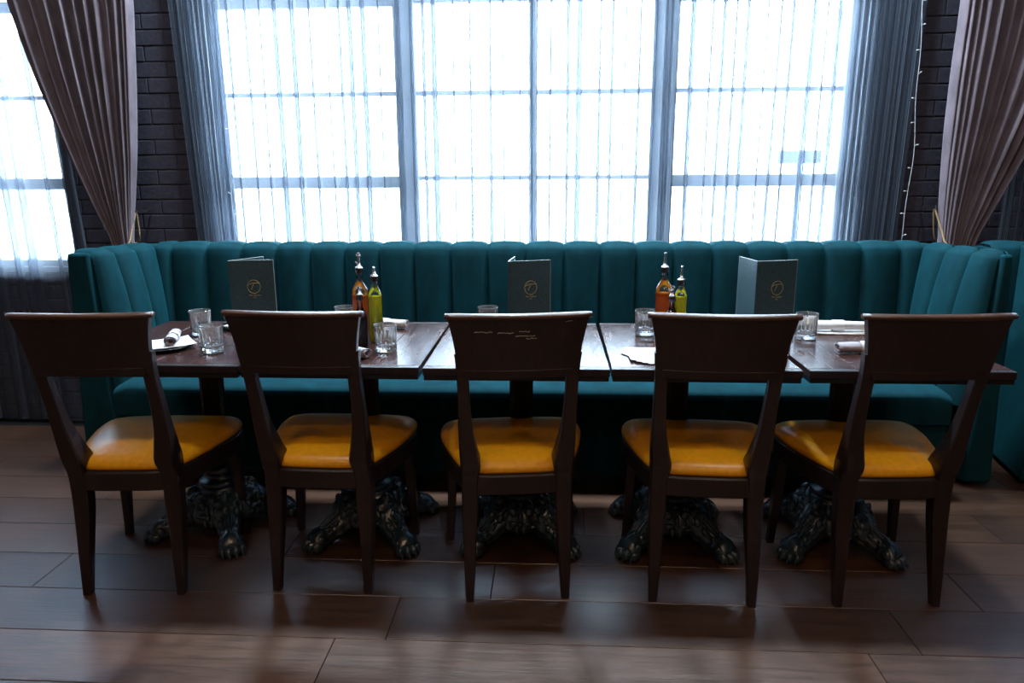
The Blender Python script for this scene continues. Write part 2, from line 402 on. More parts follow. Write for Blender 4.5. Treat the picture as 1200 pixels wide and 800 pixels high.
# ---------------------------------------------------------------- sheers
def sheer(name, label, knots, y, ztop, zbot, seed, cyc=4):
    """knots: list of (x_top, x_bottom, pitch, amplitude); omega folds whose overlaps read as dark lines"""
    rnd = random.Random(seed); folds = []
    x = knots[0][0]; xb = knots[0][1]
    def at(x):
        for (a, ab, p, A), (b_, bb, p2, A2) in zip(knots, knots[1:]):
            if a <= x <= b_ + 1e-9:
                f = (x - a) / (b_ - a); return ab + (bb - ab) * f, p + (p2 - p) * f, A + (A2 - A) * f
        return knots[-1][1:]
    while x < knots[-1][0]:
        xb, p, A = at(x); p *= rnd.uniform(.65, 1.3); folds.append((x, at(x)[0], p, A * rnd.uniform(.6, 1.35), rnd.uniform(-1, 1), rnd.uniform(0, 6))); x += p
    NP, NZ = (44 if cyc > 2 else 30), 14; V = []; cols = len(folds) * NP
    for j in range(NZ + 1):
        v = j / NZ; z_ = ztop + (zbot - ztop) * v
        for k, (xt, xbm, p, A, r, ph) in enumerate(folds):
            xn, xbn = (folds[k + 1][0], folds[k + 1][1]) if k + 1 < len(folds) else (knots[-1][0], knots[-1][1])
            for i in range(NP):
                f = i / NP; g = A * (.75 + .35 * sin(ph + v * 3.2)) * (.45 + .75 * min(1, v * 1.8))
                if f < .4:          # the slack cloth between two folds
                    q = f / .4; dx = 0; dy = -.006 * (1 - cos(2 * pi * q)) * (1 + r * .5)
                else:               # the narrow stack of folds
                    q = (f - .4) / .6; dx = g * sin(2 * pi * cyc * q) * sin(pi * q) ** .5; dy = (.006 if cyc > 2 else .004) * q * (1 - q) * 4 * cos(2 * pi * cyc * q) - .008 * (q - .5) ; q = 1
                a = xt + (xn - xt) * q; b_ = xbm + (xbn - xbm) * q
                V.append((a + (b_ - a) * v + dx + .006 * r * sin(v * 5 + ph) * v, y + dy + .004 * sin(a * 9 + v * 4), z_))
    F = []
    for j in range(NZ):
        for i in range(cols - 1):
            a = j * cols + i; F.append((a, a + 1, a + 1 + cols, a + cols))
    o = obj(name, (V, F), M['sheer'], None, True); return tag(o, label, 'curtain', 'sheer curtains')
ZR = 3.42
YS = 3.685
sheer('sheer_curtain', 'pale sheer curtain over the left half of the wide middle window', [(-1.90, -1.80, .030, .014), (-1.80, -1.74, .028, .014), (-1.66, -1.66, .035, .012), (-1.58, -1.60, .07, .010), (-.16, -.17, .078, .010), (-.10, -.10, .03, .012)], YS, ZR, .012, 3)
sheer('sheer_curtain', 'pale sheer curtain over the right half of the wide middle window', [(-.10, -.11, .03, .010), (-.06, -.07, .078, .010), (.45, .44, .075, .010), (.50, .48, .028, .012), (.58, .56, .03, .012), (.62, .60, .075, .010), (1.33, 1.30, .078, .010), (1.42, 1.38, .040, .012), (1.52, 1.47, .028, .014), (1.72, 1.66, .03, .015)], YS, ZR, .012, 11)
sheer('sheer_curtain', 'sheer curtain falling to the floor at the far left window', [(-4.9, -4.9, .15, .016), (-3.0, -3.0, .10, .020), (-2.56, -2.42, .09, .018)], YS, ZR, .012, 5, 3)
sheer('sheer_curtain', 'sheer curtain behind the tied drape at the far right edge', [(2.18, 2.16, .03, .012), (2.5, 2.5, .06, .014), (4.9, 4.9, .12, .016)], YS, ZR, .012, 8, 3)
for nm, x0, x1 in (('middle', -1.98, 1.85), ('left', -4.9, -2.02), ('right', 1.9, 4.9)):
    t = thing('curtain_rod', 'dark curtain rod above the %s window' % nm, 'curtain rod', ((x0 + x1) / 2, 3.66, 3.46))
    obj('rod', tube([((x0 - x1) / 2 + .03, 0, 0), ((x1 - x0) / 2 - .03, 0, 0)], .012, 10), M['lamp'], t)
    for s in (-1, 1):
        obj('bracket', box(s * (x1 - x0) * .35 - .01, s * (x1 - x0) * .35 + .01, 0, YW - 3.66 + .01, -.01, .01), M['lamp'], t)
        obj('finial', ellipsoid((s * ((x1 - x0) / 2 - .02), 0, 0), (.018, .018, .018)), M['lamp'], t, True)

# ---------------------------------------------------------------- tied-back drapes
def drape(label, L, R, seed, YD=3.575):
    """L,R: lists (z, x) of the free edge and the wall-side edge from top to floor"""
    rnd = random.Random(seed); N = 11
    def ip(T, z_):
        for (za, xa), (zb, xb) in zip(T, T[1:]):
            if zb <= z_ <= za:
                f = (za - z_) / (za - zb); return xa + (xb - xa) * f
        return T[-1][1]
    phs = [rnd.uniform(-1.3, 1.3) for _ in range(N + 1)]; am = [rnd.uniform(.35, 1.3) for _ in range(N + 1)]
    NU, NZ = N * 14, 64
    def fn(u, v):
        z_ = ZR - (ZR - .02) * v
        # smooth both edges a little by averaging
        xl = sum(ip(L, min(ZR, max(.02, z_ + d))) for d in (-.06, -.03, 0, .03, .06)) / 5; xr = sum(ip(R, min(ZR, max(.02, z_ + d))) for d in (-.06, 0, .06)) / 3
        # pleats grow denser towards the wall side
        w = u ** 1.0
        k = min(int(u * N), N - 1); f = u * N - k
        A = am[k] * (1 - f) + am[k + 1] * f
        width = abs(xr - xl); amp = min(.044, .012 + .075 * width) * A
        s = 2 * pi * (u * N) + phs[k] * (1 - f) + phs[k + 1] * f
        prof = (abs(cos(s / 2)) ** .7) * 2 - 1
        x_ = xl + (xr - xl) * (1 - (1 - u) ** 1.6) + .25 * amp * sin(s)
        y_ = YD + amp * prof * .95 - .012 * sin(pi * u)
        y_ += .004 * sin(9 * u + 7 * v)
        return (x_, y_, z_)
    o = obj('drape', grid(fn, NU, NZ), M['drape'], None, True)
    so = o.modifiers.new('thickness', 'SOLIDIFY'); so.thickness = .003
    return tag(o, label, 'curtain', 'tied back drapes')
ZT = .985
drape('taupe velvet drape tied back at the left, beside the far left window',
      [(3.42, -2.74), (2.6, -2.70), (2.146, -2.60), (1.85, -2.53), (1.62, -2.46), (1.40, -2.385), (1.2, -2.31), (1.06, -2.25), (ZT, -2.215), (.90, -2.22), (.6, -2.28), (.02, -2.31)],
      [(3.42, -1.96), (2.135, -1.985), (1.75, -2.02), (1.4, -2.06), (1.15, -2.10), (ZT, -2.125), (.9, -2.12), (.02, -2.08)], 4)
drape('taupe velvet drape tied back at the right edge of the picture',
      [(3.42, 2.55), (2.6, 2.50), (2.10, 2.42), (1.85, 2.37), (1.6, 2.28), (1.363, 2.175), (1.2, 2.10), (1.06, 2.035), (ZT, 2.0), (.90, 2.0), (.6, 2.08), (.02, 2.12)],
      [(3.42, 1.79), (2.067, 1.825), (1.75, 1.82), (1.4, 1.825), (1.15, 1.835), (ZT, 1.85), (.9, 1.85), (.02, 1.82)], 9)
def tieback(label, hook, near, far):
    """cord from a wall hook down to the drape, once round its waist, and back up"""
    t = thing('tieback', label, 'cord', hook)
    H_ = Vector(hook); hx, hy, hz = hook; m = (near + far) / 2
    P = [(hx, hy, hz), (hx * .35 + near * .65, hy - .03, hz * .4 + ZT * .6), (near, 3.535, ZT + .005), (m, 3.512, ZT - .014), (far, 3.535, ZT - .02), (far + (far - near) * .08, 3.58, ZT - .015), (far, 3.632, ZT - .01), (m, 3.652, ZT), (near, 3.645, ZT + .02), (hx, hy + .008, hz)]
    P = [tuple(Vector(p) - H_) for p in P]
    obj('cord', tube([cr(P, k / 60) for k in range(61)], .0045, 8), M['rope'], t, True)
    obj('hook', tube([(0, .145, .0), (0, .01, 0), (0, -.008, .002), (0, -.010, .016)], .004, 8), M['steel'], t)
tieback('tan cord holding the left drape, just above the booth corner', (-2.098, 3.60, 1.15), -2.12, -2.215)
tieback('tan cord holding the right drape, just above the booth corner', (1.812, 3.60, 1.155), 1.855, 2.0)

# ---------------------------------------------------------------- string lights
def string(label, x0, x1, seed, n=26, wob=.012):
    rnd = random.Random(seed); t = thing('string_light', label, 'string light', (x0, YS - .045, 0), 0, 'fairy light strings')
    ph = rnd.uniform(0, 6); pts = []
    for k in range(60):
        v = k / 59; pts.append(((x1 - x0) * v + wob * sin(ph + v * 13) + .4 * wob * sin(v * 37), .004 * sin(v * 21), 3.40 - v * 2.75))
    obj('wire', tube(pts, .0016, 5), M['wire'], t)
    bm_ = None
    for k in range(n):
        p = Vector(cr(pts, (k + .5) / n)); s = rnd.choice((-1, 1))
        if bm_ is None:
            bm_ = obj('bulb', join(tube([(0, 0, 0), (.010, 0, .003)], .0014, 5), ellipsoid((.014, 0, .004), (.0065, .0028, .0028), 6, 4)), M['bulb'], t); o = bm_
        else: o = bm_.copy(); C.objects.link(o)
        o.location = p; o.rotation_euler = (0, rnd.uniform(-.6, .6), 0 if s > 0 else pi)
string('fairy light wire hanging in the bunched sheer left of the wide window', -1.585, -1.60, 1)
string('fairy light wire on the sheer in front of the left window section', -1.07, -1.05, 2)
string('fairy light wire on the sheer left of the middle of the wide window', -.42, -.40, 3)
string('fairy light wire on the sheer right of the middle of the wide window', .24, .23, 4)
string('fairy light wire on the sheer in front of the right window section', .88, .86, 5)
string('fairy light wire hanging against the dark brick right of the window', 1.66, 1.70, 6)

# ---------------------------------------------------------------- banquettes
def channel(P0, P1, n, z0=.36, top=1.012, bulge=.03, depth=.10, lean=(.07, .07)):
    P0, P1, n = Vector((*P0, 0)), Vector((*P1, 0)), Vector((*n, 0)).normalized()
    r = .035
    path = [(0, z0 + (top - r - .03 - z0) * k / 8, 1, 0) for k in range(9)]
    for k in range(1, 7):
        a = pi / 2 * k / 6; path.append((-r + r * cos(a), top - r + r * sin(a) - .014, cos(a), sin(a)))
    path += [(-depth * .7, top - .014, 0, 1), (-depth, top - .016, 0, 1)]
    nu = 14
    def fn(u, v):
        o_, z_, nn, nz = path[min(len(path) - 1, int(round(v * (len(path) - 1))))]
        s = abs(2 * u - 1); b_ = bulge * (1 - s ** 2.6) ** .6 if s < 1 else 0
        if nz > .5 : b_ *= (.62 if nz < .99 else .5)
        q = max(0, min(1, (z_ - z0) / (top - z0))); ln = (lean[0] + (lean[1] - lean[0]) * u) * (1 - q ** 2.4)
        p = P0 + (P1 - P0) * u + n * (o_ + b_ * nn + ln); return (p.x, p.y, z_ + b_ * nz)
    return grid(fn, nu, len(path) - 1)
def prism(poly, z0, z1, poly_top=None):
    pt_ = poly_top or poly
    return outline_solid([[(x, y, z0) for x, y in poly], [(x, y, z1) for x, y in pt_]])
def banquette(label, wl, back, wr, seams, seat):
    """wl: left wing inner line front->back (or None), wr: right wing back->front"""
    cx = (back[0] + back[1]) / 2
    t = thing('banquette', label, 'booth seat', (cx, 3.2, 0)); T = Matrix.Translation((-cx, -3.2, 0))
    yb = back[2]
    def add(nm, d, m_, sm=False):
        o = obj(nm, xf(d, T), m_, t, sm); return o
    core = [box(back[0] - .02, back[1] + .02, yb + .004, yb + .105, .02, .985)]
    add('back_frame', join(*core), M['velvet'])
    for a, b_ in zip(seams, seams[1:]): add('channel', channel((a, yb), (b_, yb), (0, -1), lean=(.02, .02)), M['velvet'], True)
    for w, sgn in ((wl, -1), (wr, 1)):
        if not w: continue
        (fx, fy), (bx, by), ox_t, ox_b = w
        po = lambda ox, k=0: [(fx + sgn * .004 - sgn * k, fy), (bx + sgn * .004 - sgn * k, by + .10), (bx + ox * .95, by + .105), (fx + ox, fy)]
        o = add('wing', prism(po(ox_b, .028) if sgn > 0 else po(ox_b, .028)[::-1], .02, .999, po(ox_t) if sgn > 0 else po(ox_t)[::-1]), M['velvet'])
        bv = o.modifiers.new('round', 'BEVEL'); bv.width = .014; bv.segments = 4; bv.limit_method = 'ANGLE'
        autosmooth(o, 35)
        # top roll covering the wing end, then three channels
        dirv = Vector((bx - fx, by - fy)); nv = Vector((-sgn * dirv.y, sgn * dirv.x)).normalized()
        if nv.x * sgn > 0: nv = -nv
        n3 = [.03, .32, .66, 1]
        for a, b_ in zip(n3, n3[1:]):
            p0 = (fx + (bx - fx) * a, fy + (by - fy) * a); p1 = (fx + (bx - fx) * b_, fy + (by - fy) * b_)
            la, lb = ((.03, .09) if a < .1 else (.09, .08) if a < .5 else (.08, .04)); add('channel', channel(p0, p1, nv, depth=abs(ox_t) * .93, lean=(la, lb), bulge=.034 if a < .1 else .03), M['velvet'], True)
    x0, x1, y0 = seat
    y1 = yb - .003
    NX, NY = 60, 14
    def top(u, v):
        v = v ** 1.8; x_ = x0 + (x1 - x0) * u; y_ = y0 + (y1 - y0) * v
        ed = min(u * (x1 - x0), (1 - u) * (x1 - x0)); ef = v * (y1 - y0)
        dz = 0
        if ed < .04: dz -= .022 * (1 - sqrt(max(0, 1 - ((.04 - ed) / .04) ** 2)))
        if ef < .045: dz -= .022 * (1 - sqrt(max(0, 1 - ((.045 - ef) / .045) ** 2)))
        dz += .012 * sin(pi * v) + .0025 * sin(x_ * 23 + 3 * sin(v * 5)) * sin(v * 3)
        return (x_, y_, .452 + dz)
    V, F = grid(top, NX, NY); n = NX + 1
    base = len(V)
    rim = [i for i in range(n)] + [j * n + NX for j in range(1, NY + 1)] + [NY * n + i for i in range(NX - 1, -1, -1)] + [j * n for j in range(NY - 1, 0, -1)]
    for i in rim: V.append((V[i][0], V[i][1], .315))
    for k in range(len(rim)):
        k2 = (k + 1) % len(rim); F.append((rim[k], base + k, base + k2, rim[k2]))
    F.append(tuple(base + k for k in range(len(rim) - 1, -1, -1)))
    F = [f[::-1] if len(f) == 4 and False else f for f in F]
    o = add('seat_cushion', (V, F), M['velvet'], True)
    bm = bmesh.new(); bm.from_mesh(o.data); bmesh.ops.recalc_face_normals(bm, faces=bm.faces[:]); bm.to_mesh(o.data); bm.free(); autosmooth(o, 50)
    add('seat_base', bevbox(x0 + .004, x1 - .004, y0 + .012, y1 - .002, .07, .313, .006), M['velvet'])
    add('plinth', box(x0 + .05, x1 - .05, y0 + .07, y1 - .02, 0, .068), M['rubber'])
    return t
seams = [-1.918, -1.836, -1.663, -1.489, -1.318, -1.15, -.985, -.819, -.653, -.479, -.305, -.124, .056, .226, .392, .561, .741, .906, 1.08, 1.251, 1.42, 1.591, 1.693]
banquette('long teal velvet channel-back booth behind the row of tables',
          ((-2.01, 3.05), (-1.925, 3.42), -.105, -.15), (-1.925, 1.70, 3.42), ((1.794, 3.0), (1.70, 3.42), .05, .095), seams, (-1.889, 1.627, 2.90))
# next booth: its near corner only just enters the picture
banquette('second teal velvet booth, only its corner showing at the right edge',
          ((2.10, 3.02), (2.19, 3.41), -.07, -.08), (1.99, 4.4, 3.41), None, [1.99 + .1721 * k for k in range(15)], (2.24, 4.35, 2.92))

# ---------------------------------------------------------------- tables
TAB = [(-1.286, .590, 0.0, -1.255, 254), (-.698, .572, -.3, -.672, 267), (-.112, .582, .3, -.108, 270), (.476, .576, -.3, .447, 270), (1.084, .608, .3, 1.027, 265)]
TL = ['leftmost square dark wooden table, on an ornate claw base', 'second dark wooden table from the left, bottles and tumbler on it',
      'middle dark wooden table behind the scratched chair', 'fourth dark wooden table from the left, orange bottle and white papers on it',
      'rightmost dark wooden table, its free end sticking out by the right chair']
def ped_base():
    L = []
    prof = [(.100, .060), (.128, .066), (.136, .085), (.132, .11), (.120, .135), (.104, .155), (.090, .170), (.083, .180), (.083, .186), (.074, .190), (.070, .198)]
    L.append(lathe(prof, 96, lambda a, z_: 1 + (.05 * sin(12 * a) + .035 * sin(20 * a + 90 * z_)) * max(0, min(1, (.175 - z_) / .03))))
    for k in range(20):   # beading round the collar
        a = 2 * pi * k / 20; L.append(ellipsoid((.098 * cos(a), .098 * sin(a), .164), (.011, .011, .012), 6, 5))
    for k in range(12):   # overlapping acanthus lobes
        a = 2 * pi * (k + .5) / 12; R_ = Matrix.Rotation(a, 3, 'Z') @ Matrix.Rotation(.45, 3, 'Y')
        L.append(ellipsoid(Matrix.Rotation(a, 3, 'Z') @ Vector((.118, 0, .135)), (.012, .022, .026), 8, 6, R_))
    for k in range(4):    # leaf rosette between two feet
        a = 2 * pi * k / 4; R_ = Matrix.Rotation(a, 3, 'Z')
        for dy, dz, ry, rz_ in [(0, .128, .009, .020), (-.024, .104, .020, .010), (.024, .104, .020, .010), (-.013, .080, .010, .018), (.013, .080, .010, .018), (0, .102, .011, .011), (-.045, .090, .016, .009), (.045, .090, .016, .009)]:
            L.append(ellipsoid(R_ @ Vector((.135 - abs(dy) * .25, dy, dz)), (.012, ry, rz_), 8, 6, R_))
    return join(*L)
def claw():
    """one leg pointing along +x: scrolled shoulder, ribbed acanthus, paw with toes"""
    cl = [(.05, .125, .050, .055), (.095, .118, .056, .056), (.135, .096, .054, .052), (.170, .070, .044, .044), (.205, .052, .036, .038), (.235, .045, .038, .040), (.262, .038, .044, .036), (.285, .028, .040, .026)]
    V, F = [], []; n = 48; st = 34
    for k in range(st + 1):
        x_, z_, w, h = cr(cl, k / st); fade = 1 if k < 24 else .35
        for i in range(n):
            a = 2 * pi * i / n; rib = 1 + (.12 * abs(sin(4.5 * a + .4)) - .05 + .05 * sin(k * 1.25 + 1.5 * cos(a))) * fade
            V.append((x_ + .25 * h * sin(a), w * rib * cos(a), max(.002, z_ + h * rib * sin(a))))
    for j in range(st):
        for i in range(n):
            a = j * n + i; b_ = j * n + (i + 1) % n; F.append((a, b_, b_ + n, a + n))
    F.append(tuple(range(st * n, st * n + n)))
    L = [(V, F)]
    for y_, r, xx in ((-.036, .015, .272), (-.013, .0165, .288), (.013, .0165, .288), (.036, .015, .272)):
        L.append(ellipsoid((xx, y_, .022), (.026, r, .021), 10, 7)); L.append(ellipsoid((xx - .018, y_ * .95, .046), (.022, r * .95, .018), 9, 6))
        L.append(tube([(xx + .015, y_, .024), (xx + .026, y_, .016), (xx + .028, y_, .004)], .006, 6, [.008, .006, .0015]))
    for xx, yy, zz, rr in [(.10, .046, .155, .020), (.10, -.046, .155, .020), (.118, 0, .168, .020), (.15, .036, .118, .018), (.15, -.036, .118, .018), (.162, 0, .122, .015), (.185, .030, .090, .014), (.185, -.030, .090, .014), (.200, 0, .090, .012), (.222, .026, .072, .012), (.222, -.026, .072, .012), (.235, 0, .080, .012)]:
        L.append(ellipsoid((xx, yy, zz), (rr * 1.3, rr * .8, rr * .9), 9, 6, Matrix.Rotation(.75, 3, 'Y')))
    for s in (-1, 1):      # scroll volutes
        pts = [(.120 + .030 * cos(a) * (1 - a / 16), s * .052, .115 + .030 * sin(a) * (1 - a / 16)) for a in [q * .5 for q in range(24)]]
        L.append(tube(pts, .0075, 6))
    for j in range(7):     # long leaf veins down the leg
        yy = (j - 3) * .0135
        pts = [(.085 + .15 * q / 10, yy * (1 - .30 * q / 10), .186 - .100 * (q / 10) ** .85 - abs(j - 3) ** 1.6 * .004) for q in range(11)]
        L.append(tube(pts, .0042, 5, [.0015] + [.0045] * 9 + [.0015]))
    return join(*L)
ring = join(lathe([(.076, .188), (.080, .196), (.080, .206), (.074, .212), (.060, .214), (.054, .222), (.054, .232), (.062, .240), (.066, .250), (.062, .262), (.050, .270), (.046, .282), (.052, .290), (.054, .300), (.050, .310), (.042, .318), (.040, .33)], 40))
colm = lathe([(.040, .325), (.041, .64), (.046, .645), (.050, .66), (.050, .672), (.044, .676), (.044, .69), (.056, .70)], 48, lambda a, z_: 1 + (.05 * cos(12 * a) if .33 < z_ < .642 else 0))
spider = join(box(-.22, .22, -.03, .03, .698, .708), box(-.03, .03, -.25, .25, .698, .7085), lathe([(.06, .69), (.09, .708)], 24))
proto = None
for i, (cx, w, rz, px, ang) in enumerate(TAB):
    if i == 0:
        t = thing('dining_table', TL[0], 'table', (cx, 2.515, 0), radians(rz), 'dark wooden tables in a row')
        nb_ = 4; pwid = w / nb_
        for k in range(nb_):
            obj('tabletop_board', bevbox(-w / 2 + k * pwid + .0004, -w / 2 + (k + 1) * pwid - .0004, -.352 + .03, .352 - .03, .716, .74, .0012, 1), M['table'], t)
        for s in (-1, 1): obj('tabletop_end', bevbox(-w / 2, w / 2, min(s * .322, s * .352), max(s * .322, s * .352), .716, .74, .0022, 2), M['chair'], t)
        a_ = obj('apron', bevbox(-w / 2 + .003, w / 2 - .003, -.349, .349, .70, .7157, .001, 1), M['column'], t)
        pb = obj('pedestal_base', ped_base(), M['iron'], t, True)
        cm = claw()
        for k in range(4):
            if k == 0: c0 = obj('claw_foot', cm, M['iron'], t, True); o = c0
            else: o = c0.copy(); C.objects.link(o)
            o.rotation_euler = (0, 0, radians(45 + 90 * k)); o.scale = (.90, .95, 1)
        obj('collar', ring, M['iron'], t, True); obj('column', colm, M['column'], t, True); obj('top_plate', spider, M['column'], t)
        proto = t
    else:
        t = copy_tree(proto); t.location = (cx, 2.515, 0); t.rotation_euler = (0, 0, radians(rz)); t['label'] = TL[i]
    f = w / TAB[0][1]
    for ch in t.children:
        if ch.name.split('.')[0] in ('pedestal_base', 'collar', 'column', 'top_plate', 'claw_foot'):
            ch.location = (px - cx, 0, 0)
            if ch.name.startswith('claw'): ch.rotation_euler[2] = radians([45, 135, 225, 315][int(round(((ch.rotation_euler[2] * 180 / pi) - 45) / 90)) % 4] + (ang - 270))
        elif i: ch.scale = (f, 1, 1)
        if ch.name.startswith('tabletop') or ch.name.startswith('apron'):
            ch.location.z = [0, .001, -.001, 0, .001][i]

# ---------------------------------------------------------------- chairs
def seat_outline(inset=0, n=72):
    ctrl = [(0, .006), (.09, .008), (.150, .022), (.174, .06), (.195, .12), (.225, .23), (.245, .33), (.240, .405), (.205, .437), (.12, .452), (0, .457)]
    half = [cr(ctrl, k / 36) for k in range(37)]
    pts = half + [(-x, y) for x, y in half[-2:0:-1]]
    cx, cy = 0, .23; out_ = []
    for x, y in pts:
        d = sqrt((x - cx) ** 2 + (y - cy) ** 2); k = (d - inset) / d; out_.append((cx + (x - cx) * k, cy + (y - cy) * k))
    return out_
CL = ['wooden chair with a yellow seat, leftmost of the five', 'wooden chair with a yellow seat, second from left, below the oil bottle',
      'wooden chair with pale scratches across its backrest, middle of the row', 'wooden chair with a yellow seat, fourth from left, before the white papers', 'wooden chair with a yellow seat, rightmost of the five']
def make_chair():
    t = thing('dining_chair', CL[0], 'chair', (0, 0, 0), 0, 'wooden chairs along the table row')
    # apron ring and cushion
    lo = [(x, y, .352) for x, y in seat_outline(.004)]; l2 = [(x, y, .356) for x, y in seat_outline(0)]; l3 = [(x, y, .412) for x, y in seat_outline(0)]; l4 = [(x, y, .417) for x, y in seat_outline(.005)]
    autosmooth(obj('seat_frame', outline_solid([lo, l2, l3, l4]), M['chair'], t))
    sh = lambda y: y + .014 * max(0, 1 - y / .2)
    loops = [[(x, sh(y), .416) for x, y in seat_outline(.012)]]
    for ins, z_ in ((.004, .420), (-.002, .430), (-.001, .440), (.006, .450), (.020, .459), (.045, .466), (.085, .472), (.13, .476), (.18, .479)):
        loops.append([(x, sh(y), z_ - .006 * (1 - min(1, y / .3))) for x, y in seat_outline(ins)])
    cu = obj('seat_cushion', outline_solid(loops), M['leather'], t, True)
    # rear posts: backrest posts and sabre legs, one board each
    for s in (-1, 1):
        rows = [(.165, -.004, 0, .025, .028), (.1685, .010, .10, .034, .036), (.171, .024, .20, .042, .044), (.172, .034, .30, .050, .050), (.173, .038, .40, .052, .060), (.174, .030, .455, .062, .080), (.176, .016, .50, .056, .068),
               (.177, -.004, .575, .043, .048), (.177, -.025, .66, .037, .036), (.178, -.052, .76, .035, .032), (.184, -.066, .83, .034, .03)]
        sec = [(ou - w_ / 2, y_, z_, w_, d_) for ou, y_, z_, w_, d_ in rows]
        sec = [(s * a, b_, c, d, e) for a, b_, c, d, e in sec]
        autosmooth(obj('leg', loft_rect(sec, 40, .18), M['chair'], t))
        sec = [(s * .224, .402, 0, .024, .026), (s * .214, .398, .18, .032, .032), (s * .207, .392, .36, .04, .04)]
        autosmooth(obj('leg', loft_rect(sec, 12, .18), M['chair'], t))
        obj('glide', lathe([(.010, 0), (.011, .004), (.009, .0055)], 12, None, s * .152, -.004), M['glide'], t)
    # curved crest panel
    def hw(z_): q = max(0, (z_ - .76) / .185); return .1745 + .0265 * q ** 1.7
    def yc(x_, z_): return -.052 - .040 * ((z_ - .76) / .185) - .022 + .55 * x_ * x_ + 0.0
    NX, NZ = 24, 8; V = []; F = []
    for sd, off in ((0, -.011), (1, .011)):
        for j in range(NZ + 1):
            z_ = .76 + .178 * j / NZ
            for i in range(NX + 1):
                x_ = hw(z_) * (2 * i / NX - 1); V.append((x_, yc(x_, z_) + off, z_))
    n = NX + 1; N2 = n * (NZ + 1)
    for j in range(NZ):
        for i in range(NX):
            a = j * n + i; F.append((a, a + 1, a + 1 + n, a + n)); F.append((N2 + a, N2 + a + n, N2 + a + n + 1, N2 + a + 1))
    for i in range(NX): F.append((i, N2 + i, N2 + i + 1, i + 1)); a = NZ * n + i; F.append((a, a + 1, N2 + a + 1, N2 + a))
    for j in range(NZ):
        a = j * n; F.append((a, a + n, N2 + a + n, N2 + a)); a += NX; F.append((a, N2 + a, N2 + a + n, a + n))
    autosmooth(obj('backrest', (V, F), M['chair'], t), 50)
    # rounded cap moulding and the lower cross strip
    V, F = [], []; m_ = 12
    for i in range(NX + 1):
        x_ = .207 * (2 * i / NX - 1); e = 1 - .12 * abs(2 * i / NX - 1) ** 12
        for k in range(m_):
            a = 2 * pi * k / m_; V.append((x_, yc(x_, .945) + .0175 * e * cos(a), .9405 + .0095 * e * sin(a)))
    for i in range(NX):
        for k in range(m_): a = i * m_ + k; b_ = i * m_ + (k + 1) % m_; F.append((a, a + m_, b_ + m_, b_))
    F.append(tuple(range(m_))); F.append(tuple(range(NX * m_ + m_ - 1, NX * m_ - 1, -1)))
    obj('top_moulding', (V, F), M['cap'], t, True)
    V, F = [], []
    for i in range(NX + 1):
        x_ = .158 * (2 * i / NX - 1)
        for dy, z_ in ((-.0145, .757), (-.0145, .779), (-.012, .782), (.0, .782), (.014, .78), (.014, .757)): V.append((x_, yc(x_, .77) + dy, z_))
    for i in range(NX):
        for k in range(6): a = i * 6 + k; b_ = i * 6 + (k + 1) % 6; F.append((a, a + 6, b_ + 6, b_))
    F += [tuple(range(6)), tuple(range(NX * 6 + 5, NX * 6 - 1, -1))]
    obj('cross_strip', (V, F), M['chair'], t)
    return t
ch0 = make_chair()
CH = [(-1.352, 2.057, 3.5), (-.742, 2.10, -1.5), (-.103, 2.084, 6.5), (.480, 2.085, -3.0), (1.053, 2.098, 3)]
for i, (x, y, a) in enumerate(CH):
    t = ch0 if i == 0 else copy_tree(ch0)
    t.location = (x, y, 0); t.rotation_euler = (0, 0, radians(a)); t['label'] = CL[i]
    if i == 2:
        rnd = random.Random(3); L = []
        for x0, x1, z_ in ((-.125, -.075, .898), (-.06, -.015, .895), (0, .03, .899), (-.01, .045, .885), (.02, .05, .878), (.13, .15, .925)):
            pts = [(x0 + (x1 - x0) * k / 8, -.0855 - .040 * ((z_ - .76) / .185) + .55 * (x0 + (x1 - x0) * k / 8) ** 2 - .0002, z_ + rnd.uniform(-.0018, .0018)) for k in range(9)]
            L.append(tube(pts, .0008, 4))
        tag(obj('scratch', join(*L), M['glide'], t), 'pale scratches on the backrest')

# ---------------------------------------------------------------- tableware
Z = .7415
def tumbler(x, y, label, rot=0, first=[]):
    if first:
        o = first[0].copy(); C.objects.link(o)
    else:
        out_p = [(.034, 0), (.0365, .002), (.0375, .008), (.0375, .045), (.0388, .088), (.0397, .092)]
        in_p = [(.0383, .0940), (.0366, .0915), (.0355, .045), (.034, .026), (.028, .0215), (.0, .0205)]
        n = 72
        fac = lambda a, z_: 1 - (.06 * abs(sin(8 * a)) * (1 if .003 < z_ < .05 else 0)) - (.03 * abs(sin(8 * a)) if .05 <= z_ < .087 else 0)
        prof = [(.0, 0.0)] + out_p[:3] + [(.0377, .012), (.0362, .014), (.0377, .016), (.0377, .028), (.0362, .030), (.0377, .032), (.0378, .047)] + [(.0385, .080)] + out_p[4:]
        V, F = lathe(prof + in_p, n, None, cap=False)
        V = [(v[0] * fac(math.atan2(v[1], v[0]), v[2]) if k < n * len(prof) else v[0], v[1] * fac(math.atan2(v[1], v[0]), v[2]) if k < n * len(prof) else v[1], v[2]) for k, v in enumerate(V)]
        bm = tobm((V, F)); bmesh.ops.remove_doubles(bm, verts=bm.verts[:], dist=1e-5); bmesh.ops.recalc_face_normals(bm, faces=bm.faces[:])
        o = obj('tumbler', bm, M['glass'], None, True); first.append(o); autosmooth(o, 40)
    o.location = (x, y, Z); o.rotation_euler = (0, 0, rot)
    return tag(o, label, 'glass', 'cut glass tumblers on the tables')
tumbler(-1.318, 2.605, 'clear cut-glass tumbler at left, the farther of the pair')
tumbler(-1.150, 2.335, 'clear cut-glass tumbler at left, the nearer of the pair', .3)
tumbler(-.560, 2.365, 'clear cut-glass tumbler in front of the yellow oil bottle', .7)
